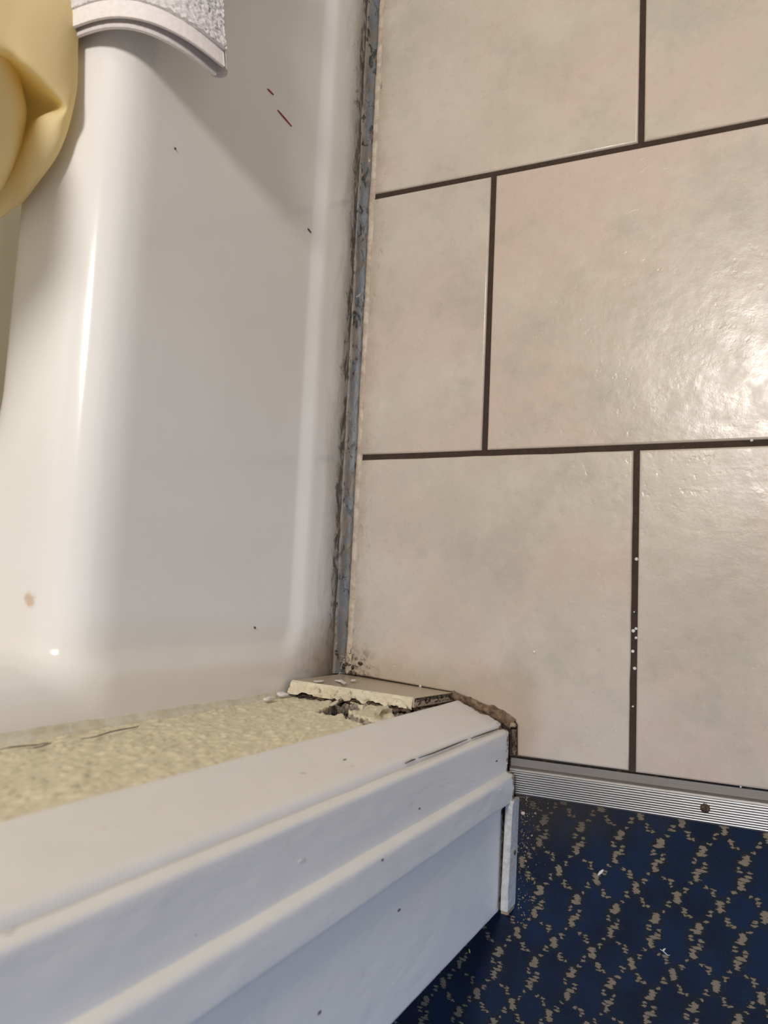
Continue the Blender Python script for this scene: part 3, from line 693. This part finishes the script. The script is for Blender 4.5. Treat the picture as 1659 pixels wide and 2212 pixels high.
bas = smax(bas, 0.055 - C, 0.12)
S = smax(S, -bas, 0.016)
tub = tag(empty('bathtub', (-0.8, 0.65, 0)), 'white fibreglass bathtub with recessed apron panel and mouldy base', 'bathtub')
def tpart(o): o.parent = tub; o.matrix_parent_inverse = Matrix.Translation((0.8, -0.65, 0)); return o
tv, tf = surface_nets(S, org, cell)
tpart(mesh_obj('tub_shell', tv, tf, M['tub']))
del S, bas, cut, front, prr
# upper surround walls (above the frame)
rc = 0.011
pl = [(FX, -0.1012), (FX, -0.0625 - 0.016), (FX - 0.004, -0.0625 - 0.006), (FX - 0.012, -0.0625), (-1.09, -0.0625), (-1.105, -0.048), (-1.105, 1.31), (-1.09, 1.325), (FX - 0.012, 1.325), (FX, 1.34), (FX, 1.415)]
V = [(x, y, z) for z in (0.555, 1.2, 2.0) for x, y in pl]; n = len(pl)
tpart(mesh_obj('surround_wall', V, [(k * n + q, (k + 1) * n + q, (k + 1) * n + q + 1, k * n + q + 1) for k in range(2) for q in range(n - 1)], M['tub']))
# small marks on the apron
def smear(name, a, b, w, mat, label):
    """sliver of dried paint lying on the apron panel between two pixels of the photograph"""
    x = FX - 0.0058; p = onx(*a, x); q = onx(*b, x); t = (q - p) / np.linalg.norm(q - p); s_ = np.cross([1, 0, 0], t) * w
    pts = []
    for k in range(7):
        f = k / 6; ww = math.sin(math.pi * (0.12 + 0.8 * f)); pts.append((p + (q - p) * f, ww))
    top = [c + s_ * w_ for c, w_ in pts]; bot = [c - s_ * w_ for c, w_ in pts]
    V = [v + np.array([dx, 0, 0]) for dx in (0.0005, -0.001) for v in top + bot]
    Fs = [(k, k + 1, 7 + k + 1, 7 + k) for k in range(6)]
    Fs += [(k + 14, 7 + k + 14, 7 + k + 15, k + 15) for k in range(6)]
    loop = list(range(7)) + [13 - k for k in range(7)]
    Fs += [(loop[k], loop[k] + 14, loop[(k + 1) % 14] + 14, loop[(k + 1) % 14]) for k in range(14)]
    o = tpart(mesh_obj(name, V, Fs, mat, smooth=False)); o['label'] = label
smear('scuff_mark', (578, 192), (591, 205), 0.0008, M['red'], 'short red scuff')
smear('scuff_mark', (600, 238), (630, 273), 0.0008, M['red'], 'long red scuff')
smear('scuff_mark', (665, 494), (672, 503), 0.0009, M['dark'], 'small dark chip')
smear('scuff_mark', (377, 319), (380, 323), 0.0009, M['dark'], 'dark speck')
smear('scuff_mark', (549, 1354), (552, 1358), 0.0009, M['dark'], 'dark speck')

# ---- caulk beads
def bead(name, p0, p1, ax1, ax2, prof, mat, seed, amp=0.0012, n=220):
    p0 = np.array(p0, float); p1 = np.array(p1, float); ax1 = np.array(ax1, float); ax2 = np.array(ax2, float); V = []
    m = len(prof)
    for k in range(n):
        p = p0 + (p1 - p0) * k / (n - 1)
        q = np.array([[np.linalg.norm(p - p0) * 70, j * 0.8, 0.0] for j in range(m)])
        d = (fbm(q, 3, seed) - .5) * 2 * amp; d2 = (fbm(q, 3, seed + 9) - .5) * 2 * amp
        for j, (a, b) in enumerate(prof): V.append(p + ax1 * (a + d[j]) + ax2 * (b + 0.6 * d2[j]))
    return mesh_obj(name, V, grid_faces(n, m), mat)
tag(bead('caulk_bead', (-0.4300, 1.40, -0.001), (-0.4300, -0.0865, -0.001), (-1, 0, 0), (0, 0, 1),
         [(-0.0012, -0.002), (-0.0006, 0.0012), (0.0025, 0.0020), (0.0055, 0.0034), (0.0085, 0.0062), (0.0100, 0.010), (0.0125, 0.0085)], M['caulk'], 31, 0.0018, 520),
    'mouldy blue-grey caulk bead between tub base and floor tiles', 'caulk')
tag(bead('caulk_smear', (-0.4245, 1.40, 0.0), (-0.4245, -0.0850, 0.0), (-1, 0, 0), (0, 0, 1),
         [(-0.0022, -0.0006), (-0.0010, 0.0006), (0.0008, 0.0011), (0.0030, 0.0013), (0.0045, 0.0006), (0.0052, -0.0010)], M['tancaulk'], 47, 0.0009, 420),
    'thin line of old beige caulk on the floor tiles beside the tub', 'caulk')
tag(bead('wall_caulk', (FX, WY - 0.0005, 0.105), (FX, WY - 0.0005, 0.66), (1, 0, 0), (0, 1, 0),
         [(0.0065, -0.001), (0.0055, 0.0010), (0.0030, 0.0018), (0.0010, 0.0035), (0.0003, 0.0060), (-0.0015, 0.0070)], M['creamcaulk'], 57, 0.0011, 200),
    'cracked cream painted caulk between tub edge and textured wall', 'caulk')
wc = bpy.data.objects['wall_caulk']
for seg in ([(0, 1619), (25, 1614), (50, 1611), (80, 1609), (105, 1604)], [(72, 1616), (90, 1612), (110, 1605)], [(175, 1596), (205, 1592), (235, 1582), (262, 1576), (298, 1570), (300, 1567)], [(140, 1565), (190, 1560), (240, 1552), (270, 1546), (330, 1540), (365, 1534), (385, 1530)]):
    o = tube('crack', [ony(u, v, WY + 0.0022) for u, v in seg], 0.00045, M['dark'], wc, 5)
# loose chips of white caulk at the corner of tub, wall and base tile
tag(lump('caulk_chip', ony(611, 1499, -0.0975), (0.0052, 0.0022, 0.0068), M['white'], seed=5, rough=0.8), 'larger white caulk chip stuck where tub, wall and base tile meet', 'caulk chip')
tag(lump('caulk_chip', ony(584, 1508, -0.0985), (0.0030, 0.0018, 0.0080), M['white'], seed=9, rough=0.9), 'smaller white caulk chip stuck in the joint between tub and wall', 'caulk chip')
# ball of hair and lint in the floor corner
lint = tag(empty('lint_tuft', onz(745, 1432, 0.004)), 'tuft of pale lint and hair in the corner of tub and base tile', 'lint')
c0 = Vector(onz(745, 1432, 0.004))
for k in range(16):
    p = np.array([0.0, 0.0, 0.0]) + rng.normal(0, 0.004, 3) * (0.6, 1.8, 0.5); d = rng.normal(0, 1, 3); pts = []
    for q in range(8):
        pts.append(p.copy()); d = d + rng.normal(0, 0.8, 3); d /= np.linalg.norm(d); p = p + d * (0.0016, 0.0022, 0.0009); p[2] = max(p[2], -0.002)
    tube('fibre', pts, 0.00022, M['white'] if k % 3 else M['dark'], lint, 4, False)
for k in range(7):
    q = onz(757 + random.uniform(-16, 22), 1448 + random.uniform(-16, 8), 0.0015)
    tag(lump('dirt_clump', q, (random.uniform(.0012, .003), random.uniform(.0012, .0035), .0015), M['rotwood'], seed=20 + k, rough=0.7), 'dark brown clump of dirt in the floor corner beside the base tile', 'dirt', 'dirt clumps in the tub corner')

# ================================================================== SOFT THINGS
# ---- towel folded in two over the rim
def towel_profile():
    # arc-length profile in X,Z over the rim, out over the roll and down
    pts = [(-0.585, 0.372), (-0.560, 0.386), (-0.530, 0.3885), (-0.490, 0.3880), (-0.462, 0.3870), (-0.444, 0.3830), (-0.430, 0.3740), (-0.420, 0.3600), (-0.414, 0.3440), (-0.411, 0.3280), (-0.4095, 0.3180)]
    pts = np.array(pts); seg = np.r_[0, np.cumsum(np.linalg.norm(np.diff(pts, axis=0), axis=1))]
    s = np.linspace(0, seg[-1], 170)
    q = np.stack([np.interp(s, seg, pts[:, 0]), np.interp(s, seg, pts[:, 1])], 1)
    for _ in range(70): q[1:-1] = .25 * q[:-2] + .5 * q[1:-1] + .25 * q[2:]
    return q
prof = towel_profile(); ns = len(prof)
tg = np.gradient(prof, axis=0); tg /= np.linalg.norm(tg, axis=1)[:, None]; nm_ = np.stack([-tg[:, 1], tg[:, 0]], 1)
towel = tag(empty('towel', (-0.46, 0.6, 0.38)), 'white terry towel folded in two and draped over the tub rim', 'towel')
def wp(o): o.parent = towel; o.matrix_parent_inverse = Matrix.Translation((0.46, -0.6, -0.38)); return o
def sheet(name, y0, y1, off0, th, mat, n, seed, rough, gap=0.0, edge_wave=0.002):
    ys = np.linspace(0, 1, n); V = np.zeros((ns, n, 3)); V2 = np.zeros((ns, n, 3))
    for i in range(ns):
        sfrac = i / (ns - 1)
        e = y0 + edge_wave * math.sin(sfrac * 9 + seed) - 0.004 * sfrac * sfrac
        yy = e + (y1 - e) * ys
        g = off0 + gap * sstep(0.55, 1.0, sfrac) * np.exp(-((yy - e) / 0.03))
        wv = 0.0025 * np.sin(yy * 60 + seed) * sstep(0.5, 1, sfrac)
        for arr, add in ((V, th), (V2, 0)):
            arr[i, :, 0] = prof[i, 0] + nm_[i, 0] * (g + add + wv); arr[i, :, 1] = yy; arr[i, :, 2] = prof[i, 1] + nm_[i, 1] * (g + add + wv)
    if rough:
        nz_ = (fbm(V.reshape(-1, 3) * 820, 2, int(seed * 10)) - 0.35).reshape(ns, n) * rough
        V[:, :, 0] += nm_[:, 0][:, None] * nz_; V[:, :, 2] += nm_[:, 1][:, None] * nz_
    q = ns * n; Fs = [tuple(f) for f in grid_faces(ns, n)] + [tuple(f + q) for f in grid_faces(ns, n, True)]
    for i in range(ns - 1):
        Fs.append((i * n, (i + 1) * n, (i + 1) * n + q, i * n + q)); Fs.append((i * n + n - 1, i * n + n - 1 + q, (i + 1) * n + n - 1 + q, (i + 1) * n + n - 1))
    for j in range(n - 1):
        Fs.append(((ns - 1) * n + j, (ns - 1) * n + j + 1, (ns - 1) * n + j + 1 + q, (ns - 1) * n + j + q))
        Fs.append((j, j + q, j + 1 + q, j + 1))
    return wp(mesh_obj(name, np.concatenate([V.reshape(-1, 3), V2.reshape(-1, 3)]), Fs, mat))
sheet('upper_layer', 0.4335, 0.86, 0.0065, 0.0030, M['towel'], 440, 2.0, 0.0050, 0.005)
sheet('hem_band', 0.4190, 0.4350, 0.0068, 0.0022, M['hem'], 10, 2.0, 0.0006, 0.004)
sheet('lower_layer', 0.4150, 0.86, 0.0012, 0.0026, M['hem'], 60, 2.2, 0.0008, 0.0)
# rounded fold that joins both layers along the hanging edge
V = []; n = 60; ys = np.linspace(0.411, 0.86, n)
for k, yy in enumerate(ys):
    g = 0.004 * math.exp(-(yy - 0.411) / 0.03); wv = 0.0025 * math.sin(yy * 60 + 2.0)
    for q in range(9):
        a = math.pi * q / 8
        r_ = 0.0050 + g * 0.5; c_ = prof[-1] + nm_[-1] * (0.0055 + g * 0.5 + wv * (0.5 + 0.5 * math.cos(a)))
        pnt = c_ + nm_[-1] * math.cos(a) * r_ + tg[-1] * math.sin(a) * r_ * 1.1
        V.append((pnt[0], yy, pnt[1]))
wp(mesh_obj('bottom_fold', V, grid_faces(n, 9), M['towel']))

# ---- shower curtain: hangs from a rod, gathered, bulging over the rim with an open pleat
def cpt(u, v, x):      # cloth lies on the rim where it would sink into it
    p = onx(u, v, x)
    if p[2] < 0.3875:
        q = onz(u, v, 0.3875)
        if q[0] > -0.552: return q
    return p
NA = 96
def loop(pts):   # closed smooth loop through control points (3-D)
    P_ = np.array(pts, float); m = len(P_); out = []
    for k in range(NA):
        f = k / NA * m; i = int(f) % m; t = f - int(f)
        p0, p1, p2, p3 = P_[(i - 1) % m], P_[i], P_[(i + 1) % m], P_[(i + 2) % m]
        out.append(0.5 * ((2 * p1) + (-p0 + p2) * t + (2 * p0 - 5 * p1 + 4 * p2 - p3) * t * t + (-p0 + 3 * p1 - 3 * p2 + p3) * t ** 3))
    return np.array(out)
# control points run clockwise from the upper left; each is (pixel u, v, world x)
ring = []
ring.append([(-40, 20, -.62), (60, 5, -.60), (150, 15, -.57), (150, 150, -.57), (140, 215, -.575), (110, 320, -.585), (60, 400, -.60), (10, 440, -.61), (-60, 420, -.63), (-80, 250, -.64)])   # tucked back under
ring.append([(-110, -70, -.505), (60, -90, -.495), (166, -60, -.490), (172, 110, -.484), (165, 215, -.482), (137, 320, -.488), (86, 396, -.505), (37, 452, -.532), (-40, 470, -.550), (-130, 230, -.545)])  # silhouette
ring.append([(-105, -10, -.497), (50, -5, -.484), (140, 20, -.478), (160, 150, -.476), (158, 222, -.476), (122, 318, -.482), (70, 392, -.500), (28, 440, -.529), (-35, 450, -.548), (-120, 220, -.538)])
ring.append([(-90, 70, -.494), (30, 70, -.480), (105, 125, -.473), (140, 185, -.471), (149, 236, -.472), (104, 290, -.484), (58, 362, -.502), (18, 412, -.528), (-35, 420, -.548), (-110, 200, -.532)])
ring.append([(-80, 108, -.494), (10, 112, -.482), (50, 138, -.476), (98, 182, -.473), (138, 234, -.474), (90, 250, -.490), (52, 325, -.506), (8, 395, -.530), (-40, 400, -.548), (-100, 190, -.530)])   # lip of the pleat
ring.append([(-70, 125, -.505), (4, 126, -.500), (36, 146, -.502), (84, 192, -.500), (118, 230, -.500), (74, 262, -.512), (42, 325, -.520), (0, 384, -.538), (-45, 385, -.552), (-90, 190, -.536)])
ring.append([(-60, 150, -.520), (0, 140, -.522), (32, 160, -.538), (62, 208, -.548), (80, 236, -.545), (62, 265, -.545), (36, 320, -.545), (-6, 366, -.552), (-50, 365, -.560), (-80, 195, -.545)])
ring.append([(-50, 180, -.530), (-8, 170, -.528), (24, 190, -.538), (44, 225, -.552), (54, 250, -.556), (46, 275, -.555), (24, 310, -.548), (-10, 340, -.550), (-50, 335, -.560), (-70, 210, -.548)])
ring.append([(-40, 220, -.535), (-12, 215, -.530), (10, 225, -.534), (26, 245, -.545), (32, 258, -.550), (28, 270, -.550), (12, 290, -.545), (-10, 300, -.545), (-40, 300, -.552), (-50, 240, -.545)])
L = [loop([cpt(*c) for c in r_]) for r_ in ring]
# densify between rings
rows = []
for a, b in zip(L[:-1], L[1:]):
    for q in range(5): rows.append(a + (b - a) * q / 5)
rows.append(L[-1]); rows = np.array(rows); nr = len(rows)
for _ in range(4): rows[1:-1] = .25 * rows[:-2] + .5 * rows[1:-1] + .25 * rows[2:]
V = list(rows.reshape(-1, 3)) + [rows[-1].mean(0)]
Fs = [(k * NA + q, k * NA + (q + 1) % NA, (k + 1) * NA + (q + 1) % NA, (k + 1) * NA + q) for k in range(nr - 1) for q in range(NA)]
Fs += [((nr - 1) * NA + q, (nr - 1) * NA + (q + 1) % NA, nr * NA) for q in range(NA)]
curtain = tag(empty('shower_curtain', (-0.53, 0.6, 0.3)), 'pale yellow fabric shower curtain gathered over the tub rim', 'shower curtain')
def ctp(o): o.parent = curtain; o.matrix_parent_inverse = Matrix.Translation((0.53, -0.6, -0.3)); return o
ctp(mesh_obj('gathered_fold', V, Fs, M['curtain']))
# second fold inside the open pleat, its rounded edge facing the opening
ve = [(70, 14), (110, 26), (130, 32), (180, 46), (240, 60), (300, 50), (350, 35), (400, 12), (440, -20)]
rowsv = np.linspace(70, 440, 40); prof_f = [(-6, -.545), (2, -.530), (0, -.515), (-7, -.503), (-22, -.494), (-45, -.490), (-80, -.492), (-130, -.505), (-200, -.530)]
V = []
for v_ in rowsv:
    ur = np.interp(v_, [q[0] for q in ve], [q[1] for q in ve])
    for du, xw in prof_f: V.append(cpt(ur + du, v_, xw - 0.02 * sstep(330, 440, v_)))
V = np.array(V).reshape(40, 9, 3)
for _ in range(5): V[1:-1] = .25 * V[:-2] + .5 * V[1:-1] + .25 * V[2:]
o = ctp(mesh_obj('inner_fold', V.reshape(-1, 3), grid_faces(40, 9), M['curtain']))
ss_ = o.modifiers.new('subsurf', 'SUBSURF'); ss_.levels = 2; ss_.render_levels = 2
# hanging panel: from the rod down, its unseen billow shaped to shade the upper rim, then gathered into the fold
nu, nv = 200, 60
U, W = np.meshgrid(np.linspace(0.0, 1.0, nu), np.linspace(0, 1, nv), indexing='ij')
ZZ = 1.92 - W * 1.46
xb = np.interp(ZZ, [0.44, 0.50, 0.56, 0.66, 0.85, 1.3, 1.92], [-0.515, -0.466, -0.434, -0.402, -0.397, -0.412, -0.437])
y0 = np.interp(ZZ, [0.44, 0.52, 0.65, 1.0, 1.92], [0.36, 0.33, 0.285, 0.27, 0.25])
amp = 0.010 + 0.016 * sstep(0.5, 1.2, ZZ)
xb = xb - 0.062 * sstep(0.06, 0.13, U) * sstep(1.5, 0.9, ZZ)  # drawn back behind the leading pleat so lamp light reaches the fold
XX = xb + amp * (np.sin(U * 52 + 0.6 * np.sin(U * 19)) - 1.0)
YY = y0 + (1.30 - y0) * U + 0.010 * np.sin(U * 43 + W * 2)
ctp(mesh_obj('hanging_panel', np.stack([XX, YY, ZZ], -1).reshape(-1, 3), grid_faces(nu, nv), M['curtain']))
rod = bm_obj('curtain_rod', (lambda b: (bmesh.ops.create_cone(b, segments=20, radius1=0.0125, radius2=0.0125, depth=1.380, cap_ends=True), b)[1])(bmesh.new()), M['metal'], smooth=True)
rod.rotation_euler = (math.pi / 2, 0, 0); rod.location = (-0.455, 0.6315, 1.935)
tag(rod, 'straight metal shower curtain rod above the tub', 'curtain rod')

# ================================================================== SMALL DEBRIS
for k, (u, v, r_) in enumerate([(1375, 1208, .0017), (1368, 1363, .0018), (1374, 1358, .0014), (1374, 1378, .0014), (1367, 1407, .0016), (1371, 1444, .0017), (1367, 1526, .0010), (1624, 951, .0015), (1634, 946, .0015)]):
    tag(lump('paint_bead', onz(u, v, -0.0015), (r_, r_, r_ * 0.75), M['white'], seed=k, rough=0.15), 'tiny white bead lying in the dark grout joint', 'crumb', 'white beads in the grout joints')
for k, (u, v, r_) in enumerate([(1154, 1408, .0014), (853, 1440, .0009), (1331, 1580, .0006), (880, 1268, .0006), (1370, 1322, .0007), (1600, 1700, .0008)]):
    tag(lump('white_speck', onz(u, v, 0.0006), (r_, r_, r_ * 0.6), M['white'], seed=40 + k, rough=0.2), 'tiny white speck lying on a beige floor tile', 'crumb', 'white specks on the floor tiles')
tag(lump('white_blob', onz(908, 1482, 0.0012), (.0016, .0014, .0014), M['white'], seed=60, rough=0.2), 'tiny white blob on the floor tile against the base tile', 'crumb')
q = onz(1297, 1885, -0.002)
o = tag(lump('white_chip', q, (0.0042, 0.0013, 0.0008), M['white'], seed=61, rough=0.3), 'elongated white chip lying on the blue carpet', 'chip'); o.rotation_euler = (0, 0, 0.85)
fib = [onz(u, v, -0.0022) for u, v in ((1426, 2050), (1431, 2054), (1434, 2050), (1437, 2048), (1433, 2055), (1438, 2060), (1443, 2064), (1447, 2063))]
tag(tube('white_thread', fib, 0.0005, M['white'], None, 5), 'curled white thread lying on the blue carpet', 'thread')
o = tag(lump('yellow_crumb', onz(1014, 2054, -0.002), (0.0008, 0.0022, 0.0008), M['yellow'], seed=62, rough=0.2), 'tiny yellow crumb on the carpet beside the door jamb', 'crumb'); o.rotation_euler = (0, 0, 0.3)
tag(lump('plaster_crumb', onz(1130, 1757, -0.002), (.0022, .0017, .0013), M['tancaulk'], seed=63), 'pale crumb on the carpet beside the strip and metal threshold', 'crumb')
# uncountable grit along the strip
bm = bmesh.new()
for k in range(240):
    d = abs(rng.normal(0, 0.010)) ; yy = -0.189 - rng.random() ** 1.3 * 0.12
    r_ = abs(rng.normal(0, 0.00035)) + 0.00022
    M4 = Matrix.Translation((-0.2285 + d, yy, -0.0045 + r_ * 0.5)) @ Matrix.Rotation(rng.random() * 6, 4, 'Z') @ Matrix.Diagonal((r_ * rng.uniform(.7, 1.6), r_, r_ * .8, 1))
    bmesh.ops.create_icosphere(bm, subdivisions=1, radius=1, matrix=M4)
tag(bm_obj('grit', bm, M['grit']), 'brown and tan grit scattered on the carpet along the door jamb', 'grit', kind='stuff')
